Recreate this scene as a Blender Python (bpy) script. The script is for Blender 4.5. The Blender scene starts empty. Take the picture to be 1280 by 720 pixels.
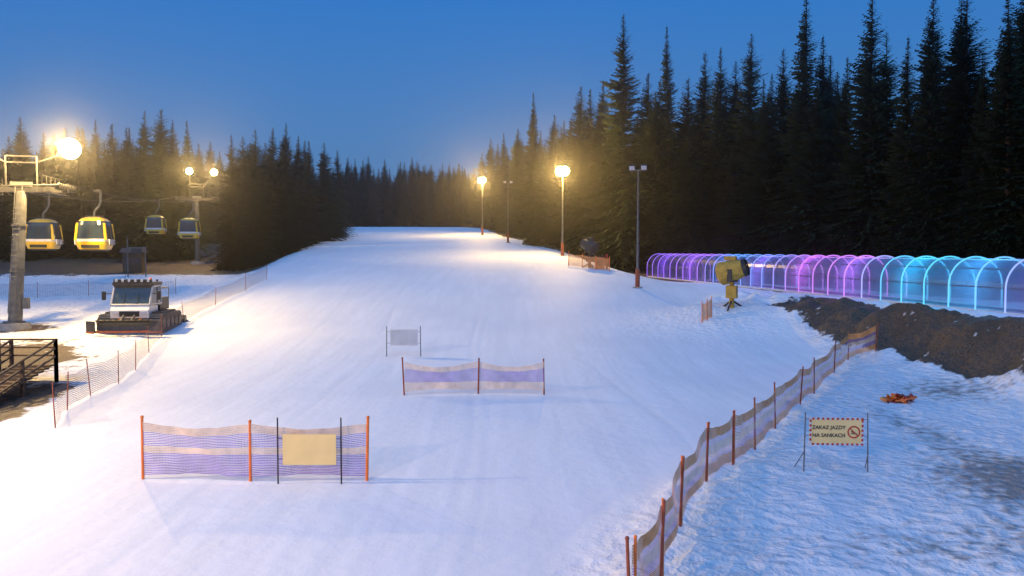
import bpy, math, random
import numpy as np
from mathutils import Vector, Matrix
random.seed(7); rng=np.random.RandomState(7)
scene=bpy.context.scene
F=1004.0; CZ=5.5; HR=320.0
def wx(px,d): return (px-640)/F*d
def wz(py,d): return CZ+(HR-py)/F*d

# ---------------------------------------------------------------- materials
def newmat(name):
    m=bpy.data.materials.new(name); m.use_nodes=True
    nt=m.node_tree; b=nt.nodes['Principled BSDF']
    return m,nt,b
def pmat(name,col,rough=0.6,metal=0.0,var=0.25,scale=4.0,emit=None,es=0,bump=0.0,coat=0):
    m,nt,b=newmat(name)
    tc=nt.nodes.new('ShaderNodeTexCoord'); n=nt.nodes.new('ShaderNodeTexNoise')
    n.inputs['Scale'].default_value=scale; n.inputs['Detail'].default_value=6
    nt.links.new(tc.outputs['Object'],n.inputs['Vector'])
    r=nt.nodes.new('ShaderNodeValToRGB')
    r.color_ramp.elements[0].position=0.3; r.color_ramp.elements[1].position=0.75
    r.color_ramp.elements[0].color=(*[c*(1-var) for c in col],1)
    r.color_ramp.elements[1].color=(*[min(1,c*(1+var*0.5)) for c in col],1)
    nt.links.new(n.outputs['Fac'],r.inputs['Fac']); nt.links.new(r.outputs['Color'],b.inputs['Base Color'])
    b.inputs['Roughness'].default_value=rough; b.inputs['Metallic'].default_value=metal
    if emit: b.inputs['Emission Color'].default_value=(*emit,1); b.inputs['Emission Strength'].default_value=es
    if coat: b.inputs['Coat Weight'].default_value=coat
    if bump:
        bp=nt.nodes.new('ShaderNodeBump'); bp.inputs['Strength'].default_value=bump
        nt.links.new(n.outputs['Fac'],bp.inputs['Height']); nt.links.new(bp.outputs['Normal'],b.inputs['Normal'])
    return m
M={}
M['steel']=pmat('galvanised_steel',(0.14,0.145,0.15),0.6,0.4,0.35,3)
M['darksteel']=pmat('dark_steel',(0.05,0.05,0.055),0.5,0.4,0.4,5)
M['black']=pmat('black_rubber',(0.02,0.02,0.022),0.7,0,0.4,6)
M['yellow']=pmat('yellow_paint',(0.62,0.40,0.02),0.35,0,0.15,2,coat=0.3)
M['ochre']=pmat('ochre_cover',(0.50,0.32,0.05),0.7,0,0.35,3,bump=0.3)
M['white']=pmat('white_paint',(0.60,0.61,0.64),0.35,0,0.15,3,coat=0.3)
M['cabgrey']=pmat('grey_cab_paint',(0.38,0.39,0.42),0.4,0,0.2,3,coat=0.3)
M['glass']=pmat('dark_glass',(0.03,0.045,0.06),0.08,0,0.2,2)
M['red']=pmat('red_paint',(0.55,0.04,0.02),0.5,0,0.3,4)
M['orange']=pmat('orange_pole_plastic',(0.85,0.20,0.03),0.5,0,0.25,5)
M['rustpole']=pmat('faded_red_pole',(0.30,0.07,0.03),0.6,0,0.35,5)
M['purple']=pmat('purple_net_cord',(0.33,0.24,0.58),0.7,0,0.3,3)
M['cream']=pmat('cream_net_cord',(0.78,0.60,0.46),0.7,0,0.3,3)
M['netorange']=pmat('orange_net_cord',(0.88,0.36,0.10),0.7,0,0.3,3)
M['netdark']=pmat('grey_net_cord',(0.20,0.14,0.15),0.7,0,0.3,3)
M['wood']=pmat('weathered_wood',(0.09,0.055,0.035),0.8,0,0.5,8,bump=0.4)
M['bark']=pmat('spruce_bark',(0.05,0.035,0.025),0.9,0,0.5,6)
M['banner']=pmat('yellow_banner',(0.90,0.66,0.27),0.6,0,0.10,2)
M['bannerback']=pmat('banner_back',(0.50,0.52,0.56),0.7,0,0.15,2)
M['signblack']=pmat('sign_lettering',(0.03,0.03,0.03),0.6,0,0.1,2)
M['lampwarm']=pmat('sodium_lens_and_glare',(1,0.9,0.6),0.4,0,0,1,emit=(1,0.74,0.25),es=30)
M['lampwhite']=pmat('halide_lens_and_glare',(1,0.95,0.8),0.4,0,0,1,emit=(1,0.80,0.38),es=30)
M['concrete']=pmat('concrete',(0.3,0.29,0.27),0.85,0,0.3,3)

# foliage
m,nt,b=newmat('spruce_needles')
tc=nt.nodes.new('ShaderNodeTexCoord'); n=nt.nodes.new('ShaderNodeTexNoise'); n.inputs['Scale'].default_value=0.9; n.inputs['Detail'].default_value=5
nt.links.new(tc.outputs['Object'],n.inputs['Vector'])
oi=nt.nodes.new('ShaderNodeObjectInfo')
ad=nt.nodes.new('ShaderNodeMath'); ad.operation='MULTIPLY_ADD'; ad.inputs[1].default_value=0.35
nt.links.new(oi.outputs['Random'],ad.inputs[0]); nt.links.new(n.outputs['Fac'],ad.inputs[2])
r=nt.nodes.new('ShaderNodeValToRGB'); r.color_ramp.elements[0].position=0.35; r.color_ramp.elements[1].position=0.95
r.color_ramp.elements[0].color=(0.010,0.016,0.010,1); r.color_ramp.elements[1].color=(0.040,0.055,0.025,1)
nt.links.new(ad.outputs[0],r.inputs['Fac']); nt.links.new(r.outputs['Color'],b.inputs['Base Color'])
b.inputs['Roughness'].default_value=0.85; b.inputs['Specular IOR Level'].default_value=0.1
M['needles']=m

# ---------------------------------------------------------------- mesh builder
class MB:
    def __init__(s): s.v=[]; s.f=[]; s.m=[]; s.mats=[]
    def mi(s,k):
        if k not in s.mats: s.mats.append(k)
        return s.mats.index(k)
    def add(s,vs,fs,mat):
        o=len(s.v); i=s.mi(mat)
        s.v.extend([tuple(v) for v in vs])
        for f in fs: s.f.append(tuple(o+a for a in f)); s.m.append(i)
    def box(s,c,size,mat,rot=None,top=(1,1)):
        hx,hy,hz=[a/2 for a in size]; vs=[]
        for z,(tx,ty) in ((-hz,(1,1)),(hz,top)):
            for x,y in ((-1,-1),(1,-1),(1,1),(-1,1)): vs.append(Vector((x*hx*tx,y*hy*ty,z)))
        if rot is not None: vs=[rot@v for v in vs]
        c=Vector(c); vs=[v+c for v in vs]
        s.add(vs,[(3,2,1,0),(4,5,6,7),(0,1,5,4),(1,2,6,5),(2,3,7,6),(3,0,4,7)],mat)
    def cyl(s,p0,p1,r0,r1,mat,n=10,cap=True):
        p0=Vector(p0);p1=Vector(p1); d=(p1-p0).normalized()
        a=d.orthogonal().normalized(); bb=d.cross(a); vs=[]
        for p,r in ((p0,r0),(p1,r1)):
            for i in range(n):
                t=2*math.pi*i/n; vs.append(p+a*math.cos(t)*r+bb*math.sin(t)*r)
        fs=[(i,(i+1)%n,n+(i+1)%n,n+i) for i in range(n)]
        if cap: fs+= [tuple(range(n-1,-1,-1)),tuple(range(n,2*n))]
        s.add(vs,fs,mat)
    def tube(s,pts,r,mat,n=6):
        for a,b2 in zip(pts[:-1],pts[1:]): s.cyl(a,b2,r,r,mat,n)
    def prism(s,prof,x0,x1,mat):   # profile in (y,z), extruded along x
        n=len(prof)
        vs=[(x0,y,z) for y,z in prof]+[(x1,y,z) for y,z in prof]
        s.add(vs,[(i,(i+1)%n,n+(i+1)%n,n+i) for i in range(n)]+[tuple(range(n-1,-1,-1)),tuple(range(n,2*n))],mat)
    def sph(s,c,r,mat,n=10,sc=(1,1,1)):
        vs=[];fs=[]; m2=n//2
        for j in range(m2+1):
            ph=math.pi*j/m2
            for i in range(n):
                t=2*math.pi*i/n
                vs.append((c[0]+r*sc[0]*math.sin(ph)*math.cos(t),c[1]+r*sc[1]*math.sin(ph)*math.sin(t),c[2]+r*sc[2]*math.cos(ph)))
        for j in range(m2):
            for i in range(n): fs.append((j*n+i,(j+1)*n+i,(j+1)*n+(i+1)%n,j*n+(i+1)%n))
        s.add(vs,fs,mat)
    def build(s,name,loc=(0,0,0),rz=0,bevel=0,smooth=False,parent=None,me_only=False):
        me=bpy.data.meshes.new(name); me.from_pydata(s.v,[],s.f)
        for k in s.mats: me.materials.append(M[k])
        me.polygons.foreach_set('material_index',s.m)
        if smooth: me.polygons.foreach_set('use_smooth',[True]*len(s.f))
        me.update()
        if me_only: return me
        o=bpy.data.objects.new(name,me); scene.collection.objects.link(o)
        o.location=loc; o.rotation_euler=(0,0,rz)
        if bevel:
            bm=o.modifiers.new('bev','BEVEL'); bm.width=bevel; bm.segments=2; bm.limit_method='ANGLE'; bm.angle_limit=math.radians(35)
        if parent: o.parent=parent
        return o

# ---------------------------------------------------------------- terrain
def table(xs,ys,sig):
    g=np.arange(-200,2000,1.0); v=np.interp(g,xs,ys)
    k=np.exp(-0.5*(np.arange(-4*sig,4*sig+1)/sig)**2); k/=k.sum()
    vp=np.pad(v,(4*sig,4*sig),mode='edge'); v=np.convolve(vp,k,'valid')
    return lambda q: np.interp(q,g,v)
hS=table([-200,38,46,55,68,80,97,150,196,210,225,260,400,2000],[0,0,0.4,1.1,2.9,4.1,5.5,9.35,12.55,13.0,12.8,12.0,12.0,30],4)
hL=table([-200,35,50,75,100,110,150,200,225,260,400,2000],[0,0.1,0.9,2.0,3.7,4.5,8,12,12.5,12,12,30],4)
xL=table([-200,10,27,37,55,68,97,150,200,260,2000],[-13,-13,-15.7,-17.6,-22.3,-21.7,-25.3,-33.5,-42.5,-50,-50],3)
zP=table([-200,38,85,95,112,150,200,225,260,400,2000],[2.8,2.8,3.0,3.3,5.6,9.2,12.4,12.6,12,12,30],3)
def xT(y): return 24.3+0.138*(38-y)
def sst(a,b,x):
    t=np.clip((x-a)/(b-a),0,1); return t*t*(3-2*t)
_tab=rng.rand(256,256)
def vn(x,y):
    xi=np.floor(x).astype(int); yi=np.floor(y).astype(int); fx=x-xi; fy=y-yi
    fx=fx*fx*(3-2*fx); fy=fy*fy*(3-2*fy)
    a=_tab[xi%256,yi%256]; b=_tab[(xi+1)%256,yi%256]; c=_tab[xi%256,(yi+1)%256]; d=_tab[(xi+1)%256,(yi+1)%256]
    return (a*(1-fx)+b*fx)*(1-fy)+(c*(1-fx)+d*fx)*fy-0.5
FX=np.array([1.2,1.73,2.45,3.4,4.7,5.8,6.9,8.4,10.6,12.0,14.9,16.8]); FY=np.array([9.0,11.4,13.1,16.1,19.3,20.9,22.6,25.4,29.4,31.7,37,40])
def fenceX(y): return np.interp(y,FY,FX,left=1.0)
def terr(x,y,detail=True):
    x=np.asarray(x,float); y=np.asarray(y,float)
    h=hS(y); xl=xL(y)
    t=sst(0,8,xl-x); h=h*(1-t)+hL(y)*t
    u=x-xT(y); wid=np.interp(y,[50,60,95,130],[0.8,2,4,10])
    if detail: u=u+vn(x/2.5,y/2.5)*1.2*(y<62)*sst(-9,-6,u)*(1-sst(-3.0,-1.8,u))
    t2=sst(-5.9-wid,-2.3,u); h=h*(1-t2)+zP(y)*t2
    h=h+0.35*sst(-9,-5,u)*(1-t2)*(y<60)
    h=h+1.25*np.exp(-(((x-14.2)/4.0)**2+((y-53)/5.0)**2))*(1-t2)
    h=h+0.6*np.exp(-(((x-18.0)/2.5)**2+((y-50)/3.0)**2))*(1-t2)
    if detail:
        rough=roughm(x,y)
        h=h+vn(x/9,y/9)*0.25*sst(45,70,y)+vn(x/5+3,y/5)*0.08
        h=h+rough*(vn(x/0.9,y/0.9)*0.10+vn(x/0.4+9,y/0.4)*0.06+vn(x/0.22,y/0.22+5)*0.035)
        h=h+sst(-7.0,-5.0,u)*(1-sst(-2.9,-2.3,u))*(y<62)*(vn(x/1.3,y/1.3)*0.6+vn(x/0.5,y/0.5)*0.3)
        h=h+(0.16*np.exp(-((x-fenceX(y)+0.5)/0.35)**2))*(0.6+1.5*vn(x/1.1+7,y/0.7))*(y<42)*(y>8)
        for xr,aa in ((-11.2,.5),(-7.1,.6),(-1.6,.7),(-1.1,.5),(4.1,.45)):
            xx=xr*(1+0.002*y)-0.03*np.clip(y-40,0,200)
            h=h-0.034*aa*(0.6+1.2*vn(y/9+xr,y*0+8))*np.exp(-((x-xx-2.4*vn(y/22+round(xr/2),y*0+3))/0.13)**2)*(x<fenceX(y)-0.5)
    return h
def roughm(x,y):
    r=sst(-0.6,0.4,x-fenceX(y))*(y<62)
    r=np.maximum(r,0.9*sst(-2.6,-0.6,x-fenceX(y)-(y-12)*0.05)*(1-sst(15,22,y)))
    r=np.maximum(r,sst(0,2.5,xL(y)-x)*0.9)
    r=np.maximum(r,0.8*np.exp(-(((x-14)/6)**2+((y-53)/7)**2)))
    r=np.maximum(r,0.5*sst(75,95,y)*sst(-4,0,x-xRS(y)))
    return np.maximum(r,0.09)
xRS=table([-200,60,75,95,110,150,200,260,2000],[60,40,15,9.5,6.8,-3.5,-9,-14,-14],3)
xTR=table([-200,20,40,50,60,70,85,95,110,125,170,200,260,320,2000],[36,34,31.5,29.5,27.5,25.5,21,13.5,10,5.5,-1.5,-5,-12,-18,-18],2)
def gz(x,y): return float(terr(np.array([x]),np.array([y]))[0])
def axis(segs):
    out=[]
    for a,b,s in segs: out+=list(np.arange(a,b,s))
    out.append(segs[-1][1]); return np.array(out)
xs=axis([(-1500,-300,150),(-300,-90,12),(-90,-30,1.2),(-30,-16,0.3),(-16,20,0.12),(20,32,0.25),(32,90,1.5),(90,300,14),(300,1500,150)])
ys=axis([(-300,-30,30),(-30,6,2),(6,32,0.14),(32,60,0.25),(60,110,0.6),(110,240,1.2),(240,420,6),(420,1800,100)])
X,Y=np.meshgrid(xs,ys); Z=terr(X,Y)
nx,ny=len(xs),len(ys)
me=bpy.data.meshes.new('snowy_ground')
me.vertices.add(nx*ny); me.vertices.foreach_set('co',np.stack([X,Y,Z],-1).astype(np.float32).ravel())
I=(np.arange(ny-1)[:,None]*nx+np.arange(nx-1)[None,:]).ravel()
q=np.stack([I,I+1,I+1+nx,I+nx],-1).astype(np.int32)
me.loops.add(q.size); me.loops.foreach_set('vertex_index',q.ravel())
me.polygons.add(len(q)); me.polygons.foreach_set('loop_start',np.arange(0,q.size,4,dtype=np.int32))
me.polygons.foreach_set('use_smooth',np.ones(len(q),bool))
me.update(calc_edges=True); me.validate()
# masks
snow=np.ones_like(X); U=X-xT(Y)
bank=sst(-6.6,-5.0,U)*(1-sst(-2.7,-2.1,U))*(1-sst(50,58,Y))
snow-=bank*0.74
snow-=sst(0,2.5,X-xRS(Y))*sst(70,85,Y)
snow-=sst(-1.5,0.5,X-xTR(Y))
snow-=0.30*sst(1.9,3,U)
lf=sst(2,6,xL(Y)-X)
snow-=lf*sst(86,100,Y)*0.9
snow-=lf*0.26*(1-sst(60,75,Y))
snow-=sst(0.0,1.6,xL(Y)-0.3-X)*(1-sst(31,37,Y))*0.85
snow-=0.6*np.exp(-(((X+26)/6)**2+((Y-40)/5)**2))
snow-=0.5*np.exp(-(((X+31.6)/2.5)**2+((Y-51)/2)**2))
snow-=sst(300,330,Y)
dirt=0.85*np.exp(-(((X-12.5)/2.6)**2+((Y-19)/3.2)**2))+0.6*np.exp(-(((X-17.5)/2.6)**2+((Y-32)/2.6)**2))
dirt+=0.45*np.exp(-(((X-9)/5)**2+((Y-15)/1.5)**2))+0.5*np.exp(-(((X-13)/1.2)**2+((Y-26)/5)**2))
dirt+=lf*0.28
rgh=roughm(X,Y)
for nme,a in (('snow',snow),('dirt',dirt),('rough',rgh)):
    at=me.attributes.new(nme,'FLOAT','POINT'); at.data.foreach_set('value',a.astype(np.float32).ravel())
m,nt,b=newmat('snow_and_earth'); L=nt.links.new; N=nt.nodes.new
tc=N('ShaderNodeTexCoord')
def attr(n_): a=N('ShaderNodeAttribute'); a.attribute_name=n_; return a.outputs['Fac']
def noise(sc,det=6,vec=None,dist=0):
    q_=N('ShaderNodeTexNoise'); q_.inputs['Scale'].default_value=sc; q_.inputs['Detail'].default_value=det; q_.inputs['Distortion'].default_value=dist
    L(vec or tc.outputs['Object'],q_.inputs['Vector']); return q_.outputs['Fac']
def mth(op,a,b_,c=None):
    q_=N('ShaderNodeMath'); q_.operation=op
    for i,v in enumerate((a,b_,c)):
        if v is None: continue
        if isinstance(v,(int,float)): q_.inputs[i].default_value=v
        else: L(v,q_.inputs[i])
    return q_.outputs[0]
def mixc(f,a,b_):
    q_=N('ShaderNodeMix'); q_.data_type='RGBA'
    if isinstance(f,(int,float)): q_.inputs[0].default_value=f
    else: L(f,q_.inputs[0])
    for s_,v in ((q_.inputs[6],a),(q_.inputs[7],b_)):
        if isinstance(v,tuple): s_.default_value=(*v,1)
        else: L(v,s_)
    return q_.outputs[2]
def ramp(f,p0,p1):
    q_=N('ShaderNodeMapRange'); q_.interpolation_type='SMOOTHSTEP'; L(f,q_.inputs[0]); q_.inputs[1].default_value=p0; q_.inputs[2].default_value=p1; return q_.outputs[0]
n1=noise(0.55,8); n2=noise(3.0,8); n3=noise(14,5); n4=noise(0.12,4)
sm=mth('ADD',attr('snow'),mth('MULTIPLY',mth('SUBTRACT',mth('ADD',mth('MULTIPLY',n1,0.6),mth('MULTIPLY',n2,0.4)),0.5),1.5))
sm=ramp(sm,0.42,0.56)
mp=N('ShaderNodeMapping'); L(tc.outputs['Object'],mp.inputs['Vector']); mp.inputs['Scale'].default_value=(1.6,0.10,1)
streak=noise(1.0,5,mp.outputs['Vector'],0.6)
snowc=mixc(ramp(streak,0.3,0.75),(0.77,0.80,0.84),(0.84,0.87,0.91))
snowc=mixc(mth('MULTIPLY',ramp(n4,0.4,0.7),0.5),snowc,(0.68,0.72,0.79))
dm=mth('ADD',attr('dirt'),mth('MULTIPLY',mth('SUBTRACT',n2,0.5),mth('MULTIPLY',attr('rough'),1.5)))
dm2=mth('MULTIPLY',ramp(dm,0.25,0.85),0.85)
snowc=mixc(dm2,snowc,(0.21,0.18,0.16))
earth=mixc(ramp(n3,0.3,0.7),(0.05,0.036,0.026),(0.15,0.115,0.082))
earth=mixc(ramp(n1,0.45,0.65),earth,(0.085,0.066,0.046))
L(mixc(sm,earth,snowc),b.inputs['Base Color'])
b.inputs['Roughness'].default_value=0.65; b.inputs['Specular IOR Level'].default_value=0.25
vo=N('ShaderNodeTexVoronoi'); vo.inputs['Scale'].default_value=3.2; L(tc.outputs['Object'],vo.inputs['Vector'])
hgt=mth('MULTIPLY',mth('ADD',mth('MULTIPLY',n2,0.14),mth('ADD',mth('MULTIPLY',n3,0.04),mth('MULTIPLY',vo.outputs['Distance'],0.08))),attr('rough'))
hgt=mth('ADD',hgt,mth('MULTIPLY',streak,0.012)); hgt=mth('ADD',hgt,mth('MULTIPLY',noise(7,4),0.003))
bp=N('ShaderNodeBump'); bp.inputs['Strength'].default_value=1.0; bp.inputs['Distance'].default_value=1.0
L(hgt,bp.inputs['Height']); L(bp.outputs['Normal'],b.inputs['Normal'])
me.materials.append(m)
g=bpy.data.objects.new('snowy_ground',me); scene.collection.objects.link(g)

# ---------------------------------------------------------------- spruce trees
def spruce(seed,H=25.0,R=3.3,pw=0.9,ragged=0.2):
    rd=random.Random(seed); V=[];Fc=[];Mi=[]
    n=8
    for j,(z,r_) in enumerate(((0,0.30),(H*0.5,0.17),(H,0.012))):
        for i in range(n):
            t=2*math.pi*i/n; V.append((math.cos(t)*r_,math.sin(t)*r_,z))
    for j in range(2):
        for i in range(n): Fc.append((j*n+i,j*n+(i+1)%n,(j+1)*n+(i+1)%n,(j+1)*n+i)); Mi.append(0)
    z=H*0.03; lop=[rd.uniform(0.8,1.12) for _ in range(8)]
    gap=[rd.uniform(1-ragged,1+ragged*0.6) for _ in range(40)]
    while z<H*0.99:
        f=z/H; prof=(1-f)**pw*min(1,0.75+f*1.6)
        nb=rd.randint(8,11) if f<0.88 else rd.randint(4,6)
        g0=gap[int(f*39)]; tip=0.35+0.65*min(1,(1-f)*4.0)
        for k in range(nb):
            az=rd.uniform(0,2*math.pi); zb=z+rd.uniform(-0.22,0.22)*(1-f*0.6)
            ln=R*prof*g0*lop[int(az/(2*math.pi)*8)%8]*rd.uniform(0.55,1.12)+0.05
            if rd.random()<0.06: ln*=1.22
            ca,sa=math.cos(az),math.sin(az)
            up=0.75*f-0.22; drp=(0.45-0.35*f)
            st=max(2,int(ln/0.19))
            for i in range(st+1):
                t=(i+0.3)/(st+0.3); rr=ln*t
                zz=zb+ln*(up*t-drp*t*t+0.16*t**4)+rd.uniform(-.04,.04)
                for sd in (-1,1):
                    a2=az+sd*rd.uniform(0.25,1.0); tl=(0.22+0.5*(1-t)*min(1,ln/1.8))*rd.uniform(0.6,1.3)*tip
                    dx,dy=math.cos(a2)*tl,math.sin(a2)*tl; dz=-tl*rd.uniform(0.1,0.9)*(1-f*0.6)
                    w=(0.055+0.055*rd.random())*tip
                    bx,by=ca*rr,sa*rr; px_,py_=-math.sin(a2)*w,math.cos(a2)*w; o=len(V)
                    V.extend([(bx+px_,by+py_,zz),(bx-px_,by-py_,zz-w),(bx+dx,by+dy,zz+dz),(bx+dx*0.5+px_,by+dy*0.5+py_,zz+dz*0.5+w*0.5)])
                    Fc.append((o,o+1,o+2,o+3)); Mi.append(1)
        z+=rd.uniform(0.18,0.32)*(1 if f<0.8 else 0.75)
    me=bpy.data.meshes.new('spruce_mesh'); me.from_pydata(V,[],Fc); me.materials.append(M['bark']); me.materials.append(M['needles'])
    me.polygons.foreach_set('material_index',Mi); me.update(); return me
TV=[spruce(s,25.0,rr,pw,rg) for s,rr,pw,rg in ((1,4.4,0.90,.2),(2,4.1,0.8,.2),(3,5.0,1.0,.3),(4,4.3,0.85,.38),(5,4.8,0.95,.25),(6,3.8,0.8,.3),(7,4.6,1.1,.35),(8,5.2,0.9,.28))]
def put(name,x,y,hh,parent=None,wide=1.0):
    o=bpy.data.objects.new(name,random.choice(TV)); scene.collection.objects.link(o)
    s=hh/25.0; ws=s**0.5*wide*random.uniform(0.85,1.2)
    o.scale=(ws,ws,s); o.location=(x,y,gz(x,y)-0.2)
    o.rotation_euler=(random.uniform(-.02,.02),random.uniform(-.02,.02),random.uniform(0,6.28))
    if parent: o.parent=parent
hero=[(603,205,190),(614,185,172),(630,165,165),(647,148,160),(668,125,114),(690,138,150),(706,124,148),(726,112,106),(750,112,100),(778,100,18),(808,99,88),(837,97,32),(860,96,95),(880,97,64),(900,92,57),(916,92,75),(935,88,42),(962,88,90),(978,82,60),(1004,76,-10),(1028,77,45),(1050,74,70),(1084,70,-16),(1108,70,40),(1130,66,45),(1158,64,-14),(1194,63,-8),(1218,62,60),(1250,60,20),(1274,57,-30),(1300,56,-30),
 (12,118,168),(32,115,145),(58,120,164),(82,122,158),(105,118,156),(124,118,148),(146,120,153),(165,117,158),(182,112,137),(206,115,134),(222,118,148),(238,116,150),(292,101,166),(306,105,169),(322,107,160),(340,110,157),(360,110,152),(372,116,168),(388,122,175),(408,130,177),(424,142,186),(-10,118,165),
 (446,235,198),(462,240,194),(482,245,198),(500,250,201),(515,255,196),(532,262,205),(550,280,210),(568,290,212)]
for px,d,row in hero:
    x=wx(px,d); z0=gz(x,d); put('spruce_tree',x,d,wz(row,d)-z0)
forest=bpy.data.objects.new('distant_spruce_forest',None); scene.collection.objects.link(forest)
placed=[]
def scatter(n,xr,yr,cond,hf,mind):
    c=0; tries=0
    while c<n and tries<n*40:
        tries+=1
        x=random.uniform(*xr); y=random.uniform(*yr)
        if not cond(x,y): continue
        if any((x-a)**2+(y-b_)**2<mind**2 for a,b_ in placed): continue
        placed.append((x,y)); put('tree',x,y,hf(x,y),forest,1.15); c+=1
scatter(330,(-20,110),(45,260),lambda x,y: xTR(y)+2.5<x<xTR(y)+45,lambda x,y: random.choice([random.uniform(14,19),random.uniform(19,24)]),2.3)
scatter(60,(30,60),(5,50),lambda x,y: x>xTR(y)+1,lambda x,y: random.uniform(17,24),2.6)
def leftc(x,y):
    if y<150: lim=-33-(y-95)*0.25
    else: lim=xL(y)-6
    if x>lim or (y<150 and x<lim-30 and y<122): return False
    cx=-40.0-0.193*(y-95)
    if abs(x-cx)<6.5 and y<165: return False
    return y>96 if x>cx else y>121
scatter(380,(-150,-25),(97,270),leftc,lambda x,y: random.uniform(15,20.5),2.3)
scatter(260,(-130,-5),(262,380),lambda x,y: x<-14-(y-262)*0.02,lambda x,y: random.uniform(22,27) if y<300 else random.uniform(24,31),3.0)
scatter(120,(-30,60),(230,400),lambda x,y: x>xTR(y)-0 or y>345,lambda x,y: random.uniform(16,22),3.0)

# ---------------------------------------------------------------- nets / fences
def band_near(f):
    if f<0.42: return ('purple',0.025)
    if f<0.58: return ('cream',0.030)
    if f<0.84: return ('purple',0.021)
    return ('cream',0.032)
def band_mid(f):
    if f<0.30: return ('cream',0.024)
    if f<0.8: return ('purple',0.021)
    return ('cream',0.024)
def band_right(f):
    if f<0.25: return ('netorange',0.024)
    if f<0.42: return ('purple',0.015)
    if f<0.62: return ('cream',0.024)
    if f<0.78: return ('purple',0.014)
    return ('netorange',0.030)
def band_or(f): return ('netorange',0.028)
def band_dk(f): return ('netdark',0.018)
def net(mb,posts,z0,z1,sag,band,pitch=0.042,vp=0.07,vmat='cream',vw=0.008,seg=10):
    for (a,b_) in zip(posts[:-1],posts[1:]):
        a=Vector(a);b_=Vector(b_); ln=(b_-a).length; nr=int((z1-z0)/pitch); ph=random.uniform(0,6)
        nn=Vector((-(b_-a).y,(b_-a).x,0)).normalized()
        def P(t,f):
            s_=sag*math.sin(math.pi*t); zt=z1-s_; zb=z0+s_*0.35
            p=a.lerp(b_,t); p=p+nn*(0.06*math.sin(math.pi*t)*math.sin(ph+f*3+t*7))
            p.z+=zb+(zt-zb)*f+0.010*math.sin(t*23+f*9+ph); return p
        for i in range(nr+1):
            f=i/nr; mt,w=band(f); vs=[];fs=[]
            for k in range(seg+1):
                p=P(k/seg,f); vs+= [p+Vector((0,0,-w/2)),p+Vector((0,0,w/2))]
                if k: fs.append((2*k-2,2*k,2*k+1,2*k-1))
            mb.add(vs,fs,mt)
        nv=max(2,int(ln/vp)); d=(b_-a).normalized()*vw/2
        for i in range(nv+1):
            t=i/nv; vs=[];fs=[]
            for k in range(5):
                p=P(t,k/4)+nn*0.004; vs+=[p-d,p+d]
                if k: fs.append((2*k-2,2*k-1,2*k+1,2*k))
            mb.add(vs,fs,vmat)
def pole(mb,x,y,z,h,r,mat,lean=(0,0)):
    mb.cyl((x,y,z-0.3),(x+lean[0],y+lean[1],z+h),r,r*0.85,mat,8)
    mb.sph((x+lean[0],y+lean[1],z+h),r*1.15,mat,8)
def fence(name,pts,hp,z0,z1,sag,band,pm,pr,lean=0.05,**k):
    mb=MB(); P3=[(x,y,gz(x,y)) for x,y in pts]
    for x,y,z in P3: pole(mb,x,y,z,hp+random.uniform(-.06,.06),pr,pm,(random.uniform(-lean,lean),random.uniform(-lean,lean)))
    net(mb,P3,z0,z1,sag,band,**k); return mb.build(name)
fence('safety_net_fence',[(-9.05,19.5),(-6.35,19.3),(-3.55,19.4)],1.5,0.12,1.38,0.12,band_near,'orange',0.04)
fence('safety_net_fence',[(-4.25,31.6),(-1.36,32),(1.28,31.8)],1.45,0.15,1.3,0.22,band_mid,'rustpole',0.035,lean=0.13,vp=0.09)
fp=[(float(a),float(b_)) for a,b_ in zip(FX,FY)]
fence('safety_net_fence',fp[1:]+[(18.3,40.3)],1.42,0.1,1.30,0.14,band_right,'rustpole',0.03,lean=0.1,vp=0.08,vmat='netorange',vw=0.012)
mb=MB()
for x,y in fp[1:6]: pole(mb,x+0.06,y+0.1,gz(x,y),1.4,0.026,'orange')
mb.build('orange_marker_pole')
fence('safety_net_fence',[(wx(878,50),50),(wx(886,50),50.2),(wx(893,50),50.6)],1.3,0.1,1.2,0.08,band_or,'orange',0.03)
lp=[(-14.6,25.5),(-15.9,28.5),(-16.6,31.5),(-17.0,34.5),(-17.9,38),(-19.5,43),(-21,48),(-22.1,54),(-22.2,60),(-21.9,66),(-22.3,73)]
fence('boundary_net_fence',lp,1.4,0.1,1.25,0.12,band_dk,'rustpole',0.022,lean=0.12,pitch=0.08,vp=0.14,vmat='netdark',vw=0.012)
fence('boundary_net_fence',[(-50,70),(-46,71),(-42,71),(-38,72),(-34,73),(-31,74)],1.4,0.1,1.25,0.12,band_dk,'rustpole',0.025,pitch=0.11,vp=0.2,vmat='netdark',vw=0.01)
fence('safety_net_fence',[(5.9,84),(7.2,82.5),(8.4,80.5),(9.6,79)],1.5,0.1,1.3,0.1,band_or,'orange',0.04,pitch=0.06)
# crumpled net on the ground
mb=MB(); rd=random.Random(3)
for i in range(90):
    a=rd.uniform(0,6.28); r_=rd.random()**0.7*0.45
    c=Vector((math.cos(a)*r_*1.1,math.sin(a)*r_*0.6,rd.uniform(0.02,0.32)*(1-r_)))
    e=c+Vector((rd.uniform(-.3,.3),rd.uniform(-.25,.25),rd.uniform(-.1,.15))); e.z=max(e.z,0.01)
    w=Vector((rd.uniform(-.07,.07),rd.uniform(-.07,.07),rd.uniform(-.05,.07)))
    mb.add([c-w,c+w,e+w,e-w],[(0,1,2,3)],rd.choice(['red','orange','netorange','rustpole']))
for i in range(4):
    mb.cyl((-0.5+i*.2,rd.uniform(-.3,.3),0.08),(0.3+i*.1,rd.uniform(-.3,.3),0.2),0.03,0.03,'orange')
mb.build('crumpled_orange_net',(14.5,29.8,gz(14.5,29.8)))

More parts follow.
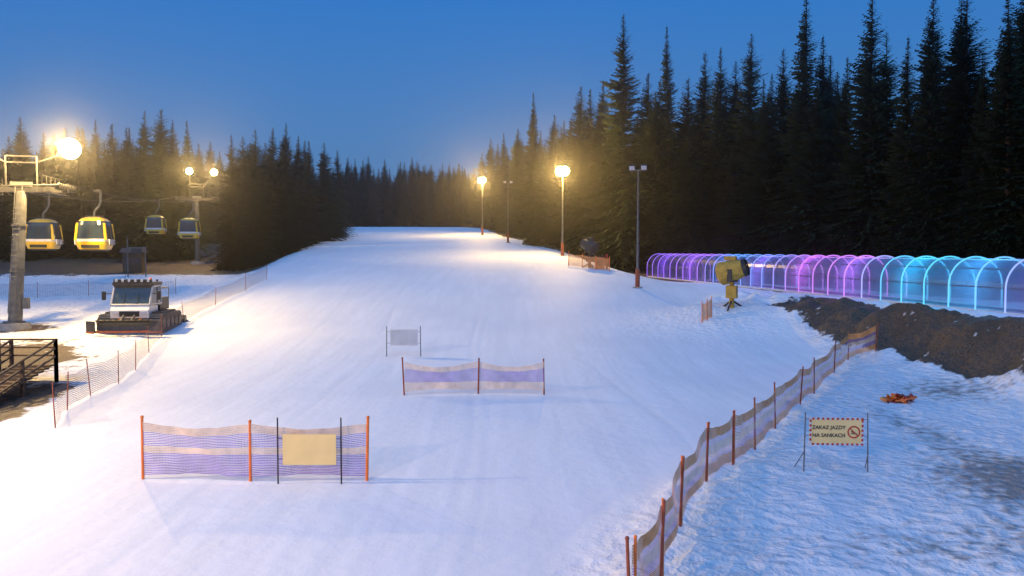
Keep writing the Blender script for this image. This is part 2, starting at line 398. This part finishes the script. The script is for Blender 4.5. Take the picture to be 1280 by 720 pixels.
# ---------------------------------------------------------------- signs
def text(body,size,loc,parent,mat='signblack'):
    c=bpy.data.curves.new('lettering','FONT'); c.body=body; c.size=size; c.align_x='CENTER'; c.align_y='CENTER'; c.extrude=0.002; c.offset=0.0025
    c.materials.append(M[mat]); o=bpy.data.objects.new('lettering',c); scene.collection.objects.link(o)
    o.parent=parent; o.location=loc; o.rotation_euler=(math.pi/2,0,0)
sx,sy=8.22,20.2; sz=gz(sx,sy)
mb=MB()
for s_ in (-1,1):
    mb.cyl((s_*0.80,0,-0.3),(s_*0.77,0,1.52),0.017,0.015,'steel',8)
    mb.cyl((s_*0.80,0,0.9),(s_*0.66,0,0.95),0.008,0.008,'steel',6); mb.cyl((s_*0.78,0,1.35),(s_*0.66,0,1.35),0.008,0.008,'steel',6)
    mb.cyl((s_*0.80,0,0.5),(s_*0.9,0.45,0.0),0.012,0.012,'steel',6)
mb.box((0,0,1.04),(1.34,0.02,0.70),'banner')
nb_=22
for i in range(nb_):
    x=-0.67+1.34*(i+0.5)/nb_
    for z in (0.715,1.365): mb.box((x,-0.014,z),(1.34/nb_*0.98,0.006,0.05),'red' if i%2 else 'white')
for i in range(10):
    z=0.74+0.6*(i+0.5)/10
    for x in (-0.645,0.645): mb.box((x,-0.014,z),(0.05,0.006,0.058),'red' if i%2 else 'white')
cx,cz=0.43,1.03
for i in range(24):
    a=2*math.pi*i/24; a2=2*math.pi*(i+1)/24
    vs=[(cx+math.cos(t)*r_,-0.015,cz+math.sin(t)*r_) for t,r_ in ((a,0.125),(a2,0.125),(a2,0.16),(a,0.16))]; mb.add(vs,[(0,1,2,3)],'red')
mb.box((cx,-0.018,cz),(0.26,0.004,0.025),'red',Matrix.Rotation(math.radians(45),3,'Y'))
mb.box((cx,-0.014,cz-0.04),(0.15,0.004,0.02),'signblack'); mb.box((cx-.02,-0.014,cz+0.0),(0.1,0.004,0.03),'signblack',Matrix.Rotation(0.3,3,'Y'))
so=mb.build('prohibition_sign',(sx,sy,sz),rz=-0.06)
text('ZAKAZ JAZDY',0.128,(-0.19,-0.016,1.14),so); text('NA SANKACH',0.128,(-0.19,-0.016,0.94),so)
# banner on thin poles in front of near net
mb=MB()
for s_ in (-1,1): mb.cyl((s_*0.76,0,-0.3),(s_*0.76,0,1.60),0.02,0.018,'darksteel',8)
mb.box((0,0,0.83),(1.28,0.02,0.74),'banner')
for z in (0.6,1.1):
    for s_ in (-1,1): mb.cyl((s_*0.76,0,z),(s_*0.65,0,z),0.008,0.008,'darksteel',6)
bx=-4.86; so=mb.build('warning_banner',(bx,19.1,gz(bx,19.1)))
# far banner seen from the slope side
mb=MB()
for s_ in (-1,1): mb.cyl((s_*0.90,0,-0.3),(s_*0.88,0,1.6),0.025,0.02,'steel',8)
mb.box((0.02,0,1.0),(1.46,0.02,0.86),'white')
mb.box((0.02,-0.014,1.0),(1.36,0.008,0.76),'bannerback')
for z in (0.7,1.3):
    for s_ in (-1,1): mb.cyl((s_*0.89,0,z),(s_*0.7,0,z),0.01,0.01,'steel',6)
mb.build('warning_banner',(wx(504,42),42,gz(wx(504,42),42)))

# ---------------------------------------------------------------- floodlight poles
def addlight(parent,loc,power,col,r=0.25):
    l=bpy.data.lights.new('lamp','POINT'); l.energy=power; l.color=col; l.shadow_soft_size=r
    o=bpy.data.objects.new('lamp',l); scene.collection.objects.link(o); o.location=loc; o.parent=parent
def floodpole(x,y,h,lit,power=0,col=(1,.8,.45),heads=2,r=0.13,yaw=0,base='rustpole',bulb=0.3,glare_r=0.0,sp_=0.5):
    z=gz(x,y); mb=MB()
    mb.cyl((0,0,-0.5),(0,0,h),r,r*0.5,'steel',12); mb.cyl((0,0,0),(0,0,1.6),r*1.5,r*1.5,base,12)
    mb.box((0,0,0.02),(0.7,0.7,0.12),'concrete')
    mb.box((0,0,h),(1.5,0.1,0.1),'steel')
    R=Matrix.Rotation(math.radians(35),3,'X')
    for i in range(heads):
        hx=-sp_+2*sp_*i/(max(1,heads-1))
        mb.box((hx,-0.12,h+0.25),(0.5,0.22,0.42),'darksteel',R)
        c=Vector((hx,-0.12,h+0.25))+R@Vector((0,-0.125,0)); mb.box(c,(0.44,0.02,0.36),'lampwarm' if lit else 'bannerback',R)
        if glare_r: mb.sph(c,glare_r,'lampwarm',14,(1.0,0.8,1.05))  # oversized glowing ball, stands in for the lamp's blown-out glare
        mb.box((hx,0,h+0.05),(0.06,0.06,0.2),'steel')
    o=mb.build('floodlight_pole',(x,y,z),rz=yaw)
    if lit: addlight(o,(0,-1.1,h+0.1),power,col,bulb)
    return o
WARM=(1,0.62,0.18)
floodpole(wx(703,97),97,10.0,True,13000,WARM,heads=2,yaw=-0.2,bulb=0.3,glare_r=0.58,sp_=0.27)
floodpole(wx(603,150),150,10.0,True,15000,WARM,yaw=-0.3,bulb=0.3,glare_r=0.55,sp_=0.27)
floodpole(wx(797,68),68,9.9,False,yaw=-0.3)
floodpole(wx(635,128),128,9.4,False)
floodpole(-23,18.3,9.3,True,11500,(1,0.70,0.38),heads=3,yaw=0.9)
floodpole(-13,0.0,8.5,True,8500,(1,0.64,0.42),heads=3,yaw=0.9)

# ---------------------------------------------------------------- gondola lift
dirv=Vector((-0.193,1,0)).normalized(); yawL=math.atan2(0.193,1)
def pylon(x,y,h,lampsz,rr=0.42,lean=0.0):
    z=gz(x,y); mb=MB()
    mb.cyl((-h*lean,0,-0.5),(0,0,h-0.3),rr,rr*0.72,'steel',20)
    mb.cyl((-h*lean,0,-0.1),(-h*lean,0,0.35),1.0,0.9,'concrete',20); mb.cyl((-h*lean,0,0.35),(-h*lean,0,0.45),rr*1.5,rr*1.5,'steel',20)
    for hz in (h*0.4,h*0.72): q_=-(h-hz)*lean; mb.cyl((q_,0,hz),(q_,0,hz+0.08),rr*1.12,rr*1.12,'steel',20)
    mb.box((0,0,h-0.2),(5.4,0.4,0.35),'darksteel'); mb.box((0,0,h+0.12),(1.2,0.45,0.3),'steel')
    for s_ in (-1,1):
        mb.box((s_*2.5,0,h-0.15),(0.14,3.2,0.25),'darksteel')
        for k in range(8):
            yy=-1.4+k*0.4; mb.cyl((s_*2.5+s_*0.08,yy,h-0.05),(s_*2.5+s_*0.2,yy,h-0.05),0.19,0.19,'black',14)
        mb.box((s_*1.95,0,h-0.45),(0.5,3.2,0.05),'darksteel')
        for k in range(5): mb.cyl((s_*1.7,-1.5+k*0.75,h-0.45),(s_*1.7,-1.5+k*0.75,h+0.6),0.025,0.025,'darksteel',6)
        for zz in (0.1,0.6): mb.cyl((s_*1.7,-1.5,h+zz),(s_*1.7,1.5,h+zz),0.025,0.025,'darksteel',6)
        mb.cyl((s_*0.9,0,h),(s_*0.9,0,h+1.9),0.06,0.05,'darksteel',8)
    mb.cyl((-0.9,0,h+1.5),(0.9,0,h+1.5),0.05,0.05,'darksteel',8); mb.cyl((-0.9,0,h+1.9),(0.9,0,h+1.9),0.05,0.05,'darksteel',8)
    def lx_(zz): return -(h-zz)*lean
    for s_ in (-1,1): mb.cyl((s_*0.2+lx_(1),-rr-0.15,1),(s_*0.2,-rr*0.72-0.15,h),0.025,0.025,'steel',6)
    for k in range(int((h-1)/0.33)): zz=1+k*0.33; mb.cyl((-0.2+lx_(zz),-rr-0.12,zz),(0.2+lx_(zz),-rr-0.12,zz),0.015,0.015,'steel',5)
    mb.box((rr+0.2+lx_(1.6),0,1.6),(0.35,0.3,0.7),'steel')
    for lx,lz,pw,glare_ in lampsz:
        zz=lz-z; s_=1 if lx>0 else -1
        mb.cyl((s_*0.9,0,h+1.5),(lx,0,zz-0.2),0.05,0.04,'darksteel',8)
        R=Matrix.Rotation(math.radians(30),3,'X')
        mb.box((lx,0,zz),(0.6,0.3,0.5),'darksteel',R)
        c=Vector((lx,0,zz))+R@Vector((0,-0.17,0)); mb.box(c,(0.52,0.02,0.42),'lampwhite',R)
        mb.sph(c,glare_,'lampwhite',16,(1,0.8,1))  # emissive ball as wide as the overexposed glare, not a lamp part
    o=mb.build('lift_pylon',(x,y,z),rz=yawL)
    for lx,lz,pw,glare_ in lampsz:
        addlight(o,(lx,-1.2,lz-z-0.02),pw,(1,0.64,0.22),0.3)
    return z+h
p1=(-31.0,51.0); p2=(-43.0,110.0)
t1=pylon(*p1,9.0,[(-2.0,12.2,6000,0.5),(2.9,12.4,17000,0.66)],lean=0.07)
t2=pylon(*p2,9.0,[(-0.9,17.1,5500,0.45),(2.3,17.0,5500,0.45)],rr=0.36)
# cables
side=Vector((dirv.y,-dirv.x,0))
mb=MB(); ends=[]
def cablept(s_,y):
    seq=[(-10,5.0),(p1[1],t1+0.15),(p2[1],t2+0.15),(175,22.5)]
    for (a,za),(b_,zb) in zip(seq[:-1],seq[1:]):
        if y<=b_:
            t=(y-a)/(b_-a); z=za+(zb-za)*t-(0.9 if a>0 else 0.2)*4*t*(1-t)
            break
    x=p1[0]-0.2034*(y-p1[1])
    q_=Vector((x,y,z))+side*(s_*2.62); return q_
for s_ in (-1,1):
    pts=[cablept(s_,y) for y in np.linspace(-10,175,80)]
    mb.tube(pts,0.045,'black',6)
mb.build('haul_rope')
def gondola(s_,y,name='gondola_cabin'):
    p=cablept(s_,y); mb=MB()
    lv=[(0.0,0.72,'black'),(0.10,0.88,'yellow'),(0.42,1.0,'yellow'),(0.62,1.03,'white'),(0.80,1.04,'glass'),(1.72,0.94,'glass'),(2.0,0.86,'yellow'),(2.18,0.68,'yellow'),(2.28,0.35,'darksteel')]
    def ring(hw,z,n=32):
        out=[]
        for i in range(n):
            t=2*math.pi*i/n; c,s2=math.cos(t),math.sin(t); e=0.42
            out.append((hw*math.copysign(abs(c)**e,c),hw*math.copysign(abs(s2)**e,s2),z))
        return out
    n=32
    for (z0,w0,mt),(z1,w1,_) in zip(lv[:-1],lv[1:]):
        mb.add(ring(w0,z0)+ring(w1,z1),[(i,(i+1)%n,n+(i+1)%n,n+i) for i in range(n)],mt)
    mb.add(ring(0.72,0),[tuple(range(n-1,-1,-1))],'black'); mb.add(ring(0.35,2.28),[tuple(range(n))],'darksteel')
    for a,b_ in ((-1,-1),(1,-1),(1,1),(-1,1)):
        mb.cyl((a*0.93,b_*0.93,0.7),(a*0.83,b_*0.83,1.85),0.09,0.08,'yellow',8)
    for a in (-1,1):
        mb.box((a*0.985,0,1.26),(0.05,0.06,0.92),'black',Matrix.Rotation(-a*0.11,3,'Y')); mb.box((0,a*0.985,1.26),(0.05,0.05,0.92),'black',Matrix.Rotation(a*0.11,3,'X'))
        mb.box((a*1.06,0,0.6),(0.08,1.2,0.35),'white')
        mb.box((0,a*1.02,0.3),(1.1,0.06,0.2),'black')
        for k in range(4): mb.cyl((a*1.1,-0.45+k*0.3,0.35),(a*1.1,-0.45+k*0.3,0.85),0.03,0.03,'black',6)
    pts=[(0,0,2.2),(0,0,2.5),(0.02,0,2.7),(0.25,0,2.95),(0.40,0,3.3),(0.40,0,3.95)]
    mb.tube(pts,0.08,'steel',8)
    mb.box((0.2,0,4.02),(0.55,0.35,0.2),'darksteel')
    mb.cyl((-0.55,0,2.32),(0.55,0,2.32),0.05,0.05,'darksteel',8)
    o=mb.build(name,(p.x,p.y,p.z-4.22),rz=yawL,smooth=False); o.scale=(1.05,)*3
gondola(1,56.5); gondola(-1,62); gondola(1,90.5); gondola(-1,98); 
# ---------------------------------------------------------------- snow groomer
mb=MB()
def stad(y0,y1,z0,z1,n=8):
    r_=(z1-z0)/2; zc=(z0+z1)/2; out=[]
    for i in range(n+1): t=-math.pi/2+math.pi*i/n; out.append((y1-r_+math.cos(t)*r_,zc+math.sin(t)*r_))
    for i in range(n+1): t=math.pi/2+math.pi*i/n; out.append((y0+r_+math.cos(t)*r_,zc+math.sin(t)*r_))
    return out
for s_ in (-1,1):
    x0,x1=sorted((s_*1.0,s_*2.05)); prof=stad(-2.3,2.4,0.0,0.95); mb.prism(prof,x0,x1,'black')
    n=len(prof)
    P2=[]
    for i in range(n):
        a=prof[i]; b_=prof[(i+1)%n]; L_=math.hypot(b_[0]-a[0],b_[1]-a[1]); k=max(1,int(L_/0.25))
        for j in range(k): P2.append((a[0]+(b_[0]-a[0])*j/k,a[1]+(b_[1]-a[1])*j/k))
    for (yy,zz) in P2: mb.box(((x0+x1)/2,yy,zz+ (0.03 if zz>0.5 else -0.0)),(1.12,0.06,0.09),'steel')
    for k in range(5): 
        mb.cyl((s_*2.04,-1.75+k*0.9,0.46),(s_*2.12,-1.75+k*0.9,0.46),0.30,0.30,'darksteel',16)
mb.box((0,0.1,0.85),(2.0,4.2,0.6),'darksteel')
mb.box((0,0.1,1.08),(3.7,3.2,0.10),'darksteel')
mb.prism([(-2.2,0.8),(-2.25,1.25),(-2.0,1.55),(-0.3,1.6),(-0.3,0.8)],-1.25,1.25,'white')
mb.box((0,-2.27,1.05),(1.3,0.04,0.3),'black')
cab=[(-2.0,1.552),(-1.35,2.62),(0.25,2.68),(0.35,1.552)]
mb.prism(cab,-1.28,1.28,'glass')
for s_ in (-1,1):
    x=s_*1.26
    for a,b_ in zip(cab,cab[1:]+cab[:1]): mb.cyl((x,a[0],a[1]),(x,b_[0],b_[1]),0.075,0.075,'cabgrey',8)
    mb.cyl((x,-0.55,1.55),(x,-0.5,2.65),0.06,0.06,'darksteel',8)
    mb.cyl((s_*1.28,-1.6,2.2),(s_*1.75,-1.8,2.25),0.025,0.025,'black',6); mb.box((s_*1.80,-1.8,2.1),(0.26,0.08,0.5),'black')
    mb.box((s_*0.92,-2.26,1.1),(0.4,0.06,0.2),'bannerback')
mb.cyl((-1.26,-2.0,1.56),(1.26,-2.0,1.56),0.07,0.07,'cabgrey',8); mb.cyl((-1.26,-1.35,2.62),(1.26,-1.35,2.62),0.1,0.1,'darksteel',8)
mb.box((0,-0.55,2.78),(2.7,1.9,0.2),'darksteel'); mb.box((0,-1.5,2.96),(2.5,0.14,0.18),'black')
for k in range(6): mb.cyl((-1.05+k*0.42,-1.62,2.98),(-1.05+k*0.42,-1.5,2.98),0.09,0.09,'bannerback',10)
mb.cyl((0.7,0,2.88),(0.7,0,3.1),0.09,0.07,'orange',10); mb.cyl((-1.1,0.2,2.8),(-1.1,0.2,3.7),0.012,0.012,'black',5)
for s_ in (-1,1): mb.box((s_*0.45,-1.86,1.9),(0.03,0.03,0.75),'black',Matrix.Rotation(-0.53,3,'X'))
mb.box((0,1.45,1.5),(2.3,2.0,0.75),'darksteel'); mb.box((0,1.0,2.05),(1.9,0.9,0.45),'steel')
mb.cyl((0.9,0.7,1.6),(0.9,0.7,3.0),0.08,0.08,'darksteel',8)
for x in (-1.15,1.15):
    for y in (0.6,2.4): mb.cyl((x,y,1.8),(x,y,2.45),0.035,0.035,'steel',6)
    mb.cyl((x,0.6,2.45),(x,2.4,2.45),0.035,0.035,'steel',6)
mb.cyl((-1.15,2.4,2.45),(1.15,2.4,2.45),0.035,0.035,'steel',6)
bl=[(-3.35,0.05),(-3.15,0.25),(-3.08,0.55),(-3.15,0.85),(-3.35,1.05),(-3.27,1.08),(-3.05,0.88),(-2.98,0.55),(-3.05,0.22),(-3.27,0.02)]
bl=[(y,z*0.72) for y,z in bl]
mb.prism(bl,-1.8,1.8,'darksteel')
for s_ in (-1,1):
    R=Matrix.Rotation(s_*0.5,3,'Z')
    mb.box((s_*2.1,-3.33,0.38),(0.75,0.1,0.66),'darksteel',R); mb.box((s_*2.1,-3.40,0.07),(0.75,0.06,0.12),'rustpole',R)
    mb.cyl((s_*0.7,-2.95,0.5),(s_*0.7,-1.9,0.75),0.1,0.1,'orange',8)
    mb.cyl((s_*0.35,-2.95,0.7),(s_*0.35,-2.2,1.0),0.06,0.06,'steel',8)
mb.box((0,-3.36,0.10),(3.6,0.05,0.14),'rustpole')
for k in range(9): mb.box((-1.6+k*0.4,-3.37,0.80),(0.10,0.05,0.14),'darksteel')
mb.cyl((-2.1,3.2,0.35),(2.1,3.2,0.35),0.3,0.3,'darksteel',12); mb.box((0,3.5,0.25),(4.3,0.6,0.08),'black'); mb.box((0,2.8,0.6),(0.8,0.9,0.25),'rustpole')
sx,sy=-23.6,51.0
o=mb.build('snow_groomer',(sx,sy,gz(sx,sy)+0.03),rz=math.radians(6),bevel=0.02)
o.scale=(0.9,0.9,1.05)

# ---------------------------------------------------------------- snow guns
def snowgun(px,d,yaw,body,scale=1.0,tilt=0.3):
    x=wx(px,d); mb=MB()
    mb.cyl((0,0,-0.4),(0,0,1.6),0.16,0.14,body,12)
    for a in range(3):
        t=a*2.094+0.5; mb.cyl((0,0,0.5),(math.cos(t)*0.9,math.sin(t)*0.9,-0.05),0.06,0.06,'darksteel',8)
    mb.box((0,0,1.0),(0.62,0.5,0.75),body); mb.cyl((0,0,1.6),(0,0,1.75),0.35,0.35,'darksteel',14)
    for s_ in (-1,1): mb.box((0,s_*0.62,2.0),(0.3,0.08,0.75),'darksteel')
    c=Vector((0,0,2.25)); ax=Vector((math.cos(tilt),0,math.sin(tilt)))
    secs=[(-0.85,0.52),(-0.7,0.70),(-0.2,0.68),(0.3,0.60),(0.75,0.50)]
    for (a,ra),(b_,rb) in zip(secs[:-1],secs[1:]): mb.cyl(c+ax*a,c+ax*b_,ra,rb,body,20,cap=False)
    mb.cyl(c+ax*-0.83,c+ax*-0.75,0.50,0.50,'black',20); mb.cyl(c+ax*0.6,c+ax*0.64,0.48,0.48,'black',20)
    for a,r_ in ((0.76,0.54),(0.87,0.51)): mb.cyl(c+ax*(a-0.05),c+ax*(a+0.05),r_,r_,'darksteel',20,cap=False)
    for k in range(8):
        t=k*math.pi/4; p_=ax.orthogonal().normalized(); q2=ax.cross(p_); w=p_*math.cos(t)*0.46+q2*math.sin(t)*0.46
        mb.cyl(c+ax*0.66,c+ax*0.66+w,0.02,0.02,'steel',5)
    mb.box((-0.1,0,3.02),(0.7,0.35,0.25),body)
    o=mb.build('snow_cannon',(x,d,gz(x,d)-0.05),rz=yaw,bevel=0.02); o.scale=(scale,)*3
snowgun(915,52,-0.5,'ochre',1.08,0.28)
snowgun(737,83,2.4,'darksteel',1.0,0.4)
mb=MB()
mb.box((0,0,0.6),(0.9,0.8,1.2),'orange'); mb.box((0,0,1.25),(1.0,0.9,0.12),'darksteel'); mb.cyl((0.7,0,-.2),(0.7,0,1.5),0.12,0.12,'red',10)
mb.box((0,-0.41,0.7),(0.7,0.03,0.7),'rustpole')
mb.build('hydrant_box',(8.9,81.5,gz(8.9,81.5)),bevel=0.03)

# ---------------------------------------------------------------- conveyor tunnel
m,nt,b=newmat('led_lit_hoop'); N=nt.nodes.new; L=nt.links.new
tc=N('ShaderNodeTexCoord'); sp=N('ShaderNodeSeparateXYZ'); L(tc.outputs['Object'],sp.inputs[0])
mr=N('ShaderNodeMapRange'); L(sp.outputs['Y'],mr.inputs[0]); mr.inputs[1].default_value=14; mr.inputs[2].default_value=92
cr=N('ShaderNodeValToRGB'); L(mr.outputs[0],cr.inputs[0]); els=cr.color_ramp.elements
stops=[(0,(0.2,0.35,1)),(0.28,(0.45,0.35,1)),(0.33,(0.1,0.6,1)),(0.38,(0.05,0.75,1)),(0.43,(0.08,0.6,1)),(0.47,(0.75,0.2,0.9)),(0.55,(0.7,0.15,0.9)),(0.62,(0.2,0.3,1)),(0.72,(0.05,0.35,1)),(0.8,(0.45,0.12,1)),(1,(0.25,0.05,1))]
els[0].position=0; els[0].color=(*stops[0][1],1); els[1].position=1; els[1].color=(*stops[-1][1],1)
for p_,c in stops[1:-1]: e=els.new(p_); e.color=(*c,1)
L(cr.outputs[0],b.inputs['Emission Color']); b.inputs['Emission Strength'].default_value=0.9; b.inputs['Base Color'].default_value=(0.3,0.33,0.4,1)
M['hoop']=m
m,nt,b=newmat('polycarbonate_panel'); N=nt.nodes.new; L=nt.links.new
tr=N('ShaderNodeBsdfTransparent'); tl=N('ShaderNodeBsdfTranslucent'); gl=N('ShaderNodeBsdfGlossy'); mx=N('ShaderNodeMixShader'); mx2=N('ShaderNodeMixShader')
nz=N('ShaderNodeTexNoise'); nz.inputs['Scale'].default_value=0.8; tc=N('ShaderNodeTexCoord'); L(tc.outputs['Object'],nz.inputs['Vector'])
mr=N('ShaderNodeMapRange'); L(nz.outputs['Fac'],mr.inputs[0]); mr.inputs[3].default_value=0.25; mr.inputs[4].default_value=0.5
tl.inputs['Color'].default_value=(0.6,0.66,0.92,1); gl.inputs['Roughness'].default_value=0.25
L(mr.outputs[0],mx.inputs[0]); L(tr.outputs[0],mx.inputs[1]); L(tl.outputs[0],mx.inputs[2])
mx2.inputs[0].default_value=0.06; L(mx.outputs[0],mx2.inputs[1]); L(gl.outputs[0],mx2.inputs[2])
L(mx2.outputs[0],nt.nodes['Material Output'].inputs['Surface'])
M['panel']=m
mb=MB(); TW=1.3
def tz(y): return 2.85+0.006*(y-38)
def hoop(y,r=TW,n=18):
    xc=xT(y)+0.0; z0=tz(y); out=[(xc-r,y,z0)]
    for i in range(n+1):
        t=math.pi-math.pi*i/n; out.append((xc+math.cos(t)*r,y,z0+1.15+math.sin(t)*r*1.05))
    out.append((xc+r,y,z0)); return out
hy=np.arange(14,93.5,1.95)
for y in hy: mb.tube(hoop(y,TW+0.075),0.04,'hoop',6)
for a,b_ in zip(hy[:-1],hy[1:]):
    A=hoop(a,TW); B=hoop(b_,TW); n=len(A)
    mb.add(A+B,[(i,i+1,n+i+1,n+i) for i in range(n-1)],'panel')
for k,mt in ((0,'steel'),(1,'steel'),(5,'steel'),(10,'hoop'),(15,'steel'),(19,'steel'),(20,'steel')):
    mb.tube([hoop(y,TW-0.05)[k] for y in hy],0.03,mt,5)
for s_ in (-1,1):
    for a,b_ in zip(hy[:-1],hy[1:]):
        pa=Vector((xT(a)+s_*TW,a,tz(a)-0.05)); pb=Vector((xT(b_)+s_*TW,b_,tz(b_)-0.05))
        mb.cyl(pa,pb,0.09,0.09,'white',6)
        mb.box((pa.x,pa.y,pa.z-0.35),(0.12,0.12,0.6),'darksteel')
for a,b_ in zip(hy[:-1],hy[1:]):
    for x0,x1,mt,dz in ((-1.25,-0.4,'white',0.02),(-0.4,0.4,'black',0.05),(0.4,1.25,'white',0.02)):
        mb.add([(xT(a)+x0,a,tz(a)+dz),(xT(a)+x1,a,tz(a)+dz),(xT(b_)+x1,b_,tz(b_)+dz),(xT(b_)+x0,b_,tz(b_)+dz)],[(0,1,2,3)],mt)
tun=mb.build('conveyor_lift_tunnel')
cols=[(28,(0.3,0.35,1)),(35,(0.4,0.25,1)),(40,(0.08,0.55,1)),(45,(0.02,0.7,1)),(51,(0.6,0.2,1)),(57,(0.85,0.15,0.9)),(64,(0.4,0.2,1)),(71,(0.05,0.35,1)),(79,(0.45,0.12,1)),(87,(0.3,0.08,1))]
for y,c in cols: addlight(tun,(xT(y),y,tz(y)+1.5),120,c,0.12)

# ---------------------------------------------------------------- wooden ramp with railing (left)
mb=MB()
def rail(pts,zt,hh=1.0,n=3):
    for (x,y,z) in pts: mb.box((x,y,z+hh/2-0.4),(0.12,0.12,hh+0.8),'wood')
    for a,b_ in zip(pts[:-1],pts[1:]):
        for k in range(n):
            za=hh*(k+1)/n-0.03; p=Vector(a)+Vector((0,-0.07,za)); q_=Vector(b_)+Vector((0,-0.07,za)); mb.cyl(p,q_,0.05,0.05,'wood',4)
rail([(-24,33.5,0.95),(-21.5,33.5,0.95),(-19.1,33.5,0.95)],0)
rail([(-19.1,33.5,0.9),(-19.0,31.0,0.35),(-18.6,28.6,0.0),(-18.4,26.5,-0.1)],0)
rail([(-20.9,33.4,0.9),(-20.7,31.0,0.35),(-20.3,28.6,0.0),(-20.1,26.5,-0.1)],0)
mb.add([(-24,33.4,0.9),(-19.1,33.4,0.9),(-19.1,36,0.9),(-24,36,0.9)],[(0,1,2,3)],'wood')
for k in range(14):
    t=k/14; mb.box((-19.95+0.6*t,33.2-6.5*t,0.85-0.95*t),(1.7,0.40,0.08),'wood')
mb.build('wooden_ramp',(0,0,0.1))
mb=MB()
mb.box((0,0,1.2),(2.2,1.8,2.4),'wood'); mb.prism([(-1.2,2.4),(1.2,2.4),(0,3.0)],-1.4,1.4,'darksteel'); mb.box((0.3,-0.91,1.4),(0.9,0.04,0.8),'glass'); mb.box((-0.7,-0.91,1.0),(0.6,0.04,1.9),'darksteel')
mb.build('wooden_hut',(wx(168,98),98,gz(wx(168,98),98)),rz=0.2)
mb=MB(); mb.cyl((0,0,-0.3),(0,0,4.5),0.08,0.06,'steel'); mb.cyl((2.0,0,-0.3),(2.0,0,3.4),0.07,0.06,'steel'); mb.cyl((0,0,3.3),(2.0,0,3.3),0.05,0.05,'steel'); mb.box((1,0,2.9),(1.2,0.05,0.6),'darksteel')
mb.build('information_board',(wx(160,90),90,gz(wx(160,90),90)))

# ---------------------------------------------------------------- mist volume added for halos, in place of lens bloom around the lamps
MIST=0.0012
mm=bpy.data.materials.new('added_halo_mist'); mm.use_nodes=True; nt=mm.node_tree; nt.nodes.clear()
o_=nt.nodes.new('ShaderNodeOutputMaterial'); vs_=nt.nodes.new('ShaderNodeVolumeScatter'); vs_.inputs['Density'].default_value=MIST; vs_.inputs['Anisotropy'].default_value=0.84
nt.links.new(vs_.outputs[0],o_.inputs['Volume']); M['mist']=mm
mb=MB(); mb.box((-13,103,10.5),(100,130,29),'mist'); o=mb.build('lamp_halo_mist')

# ---------------------------------------------------------------- sky / world
w=bpy.data.worlds.new('World'); scene.world=w; w.use_nodes=True; nt=w.node_tree; N=nt.nodes.new; L=nt.links.new
bg=nt.nodes['Background']
sky=N('ShaderNodeTexSky'); sky.sky_type='NISHITA'; sky.sun_disc=False; sky.sun_elevation=math.radians(1.5); sky.sun_rotation=math.radians(180)
tc=N('ShaderNodeTexCoord'); sp=N('ShaderNodeSeparateXYZ'); L(tc.outputs['Generated'],sp.inputs[0])
cr=N('ShaderNodeValToRGB'); L(sp.outputs['Z'],cr.inputs[0]); e=cr.color_ramp.elements
e[0].position=0; e[0].color=(0.075,0.20,0.43,1); e[1].position=1; e[1].color=(0.03,0.19,0.56,1)
k=e.new(0.12); k.color=(0.045,0.19,0.47,1); k=e.new(0.32); k.color=(0.014,0.165,0.55,1)
mx=N('ShaderNodeMix'); mx.data_type='RGBA'; mx.blend_type='ADD'; mx.inputs[0].default_value=0.015
L(cr.outputs[0],mx.inputs[6]); L(sky.outputs[0],mx.inputs[7])
L(mx.outputs[2],bg.inputs['Color']); bg.inputs['Strength'].default_value=1.0
sl=bpy.data.lights.new('twilight_fill','SUN'); sl.energy=0.95; sl.angle=math.radians(60); sl.color=(0.36,0.60,1.0)  # broad blue fill added to brighten the snow, stands in for twilight glow
so=bpy.data.objects.new('twilight_fill',sl); scene.collection.objects.link(so); so.rotation_euler=(math.radians(35),0,0)

# ---------------------------------------------------------------- camera
cd=bpy.data.cameras.new('camera'); cam=bpy.data.objects.new('camera',cd); scene.collection.objects.link(cam)
cd.sensor_width=36; cd.lens=F/1280*36; cd.clip_end=4000; cd.clip_start=0.1
cam.location=(0,0,CZ); cam.rotation_euler=(math.radians(90)-math.atan(40/F),0,0)
scene.camera=cam
scene.view_settings.view_transform='Standard'; scene.view_settings.look='None'; scene.view_settings.exposure=0
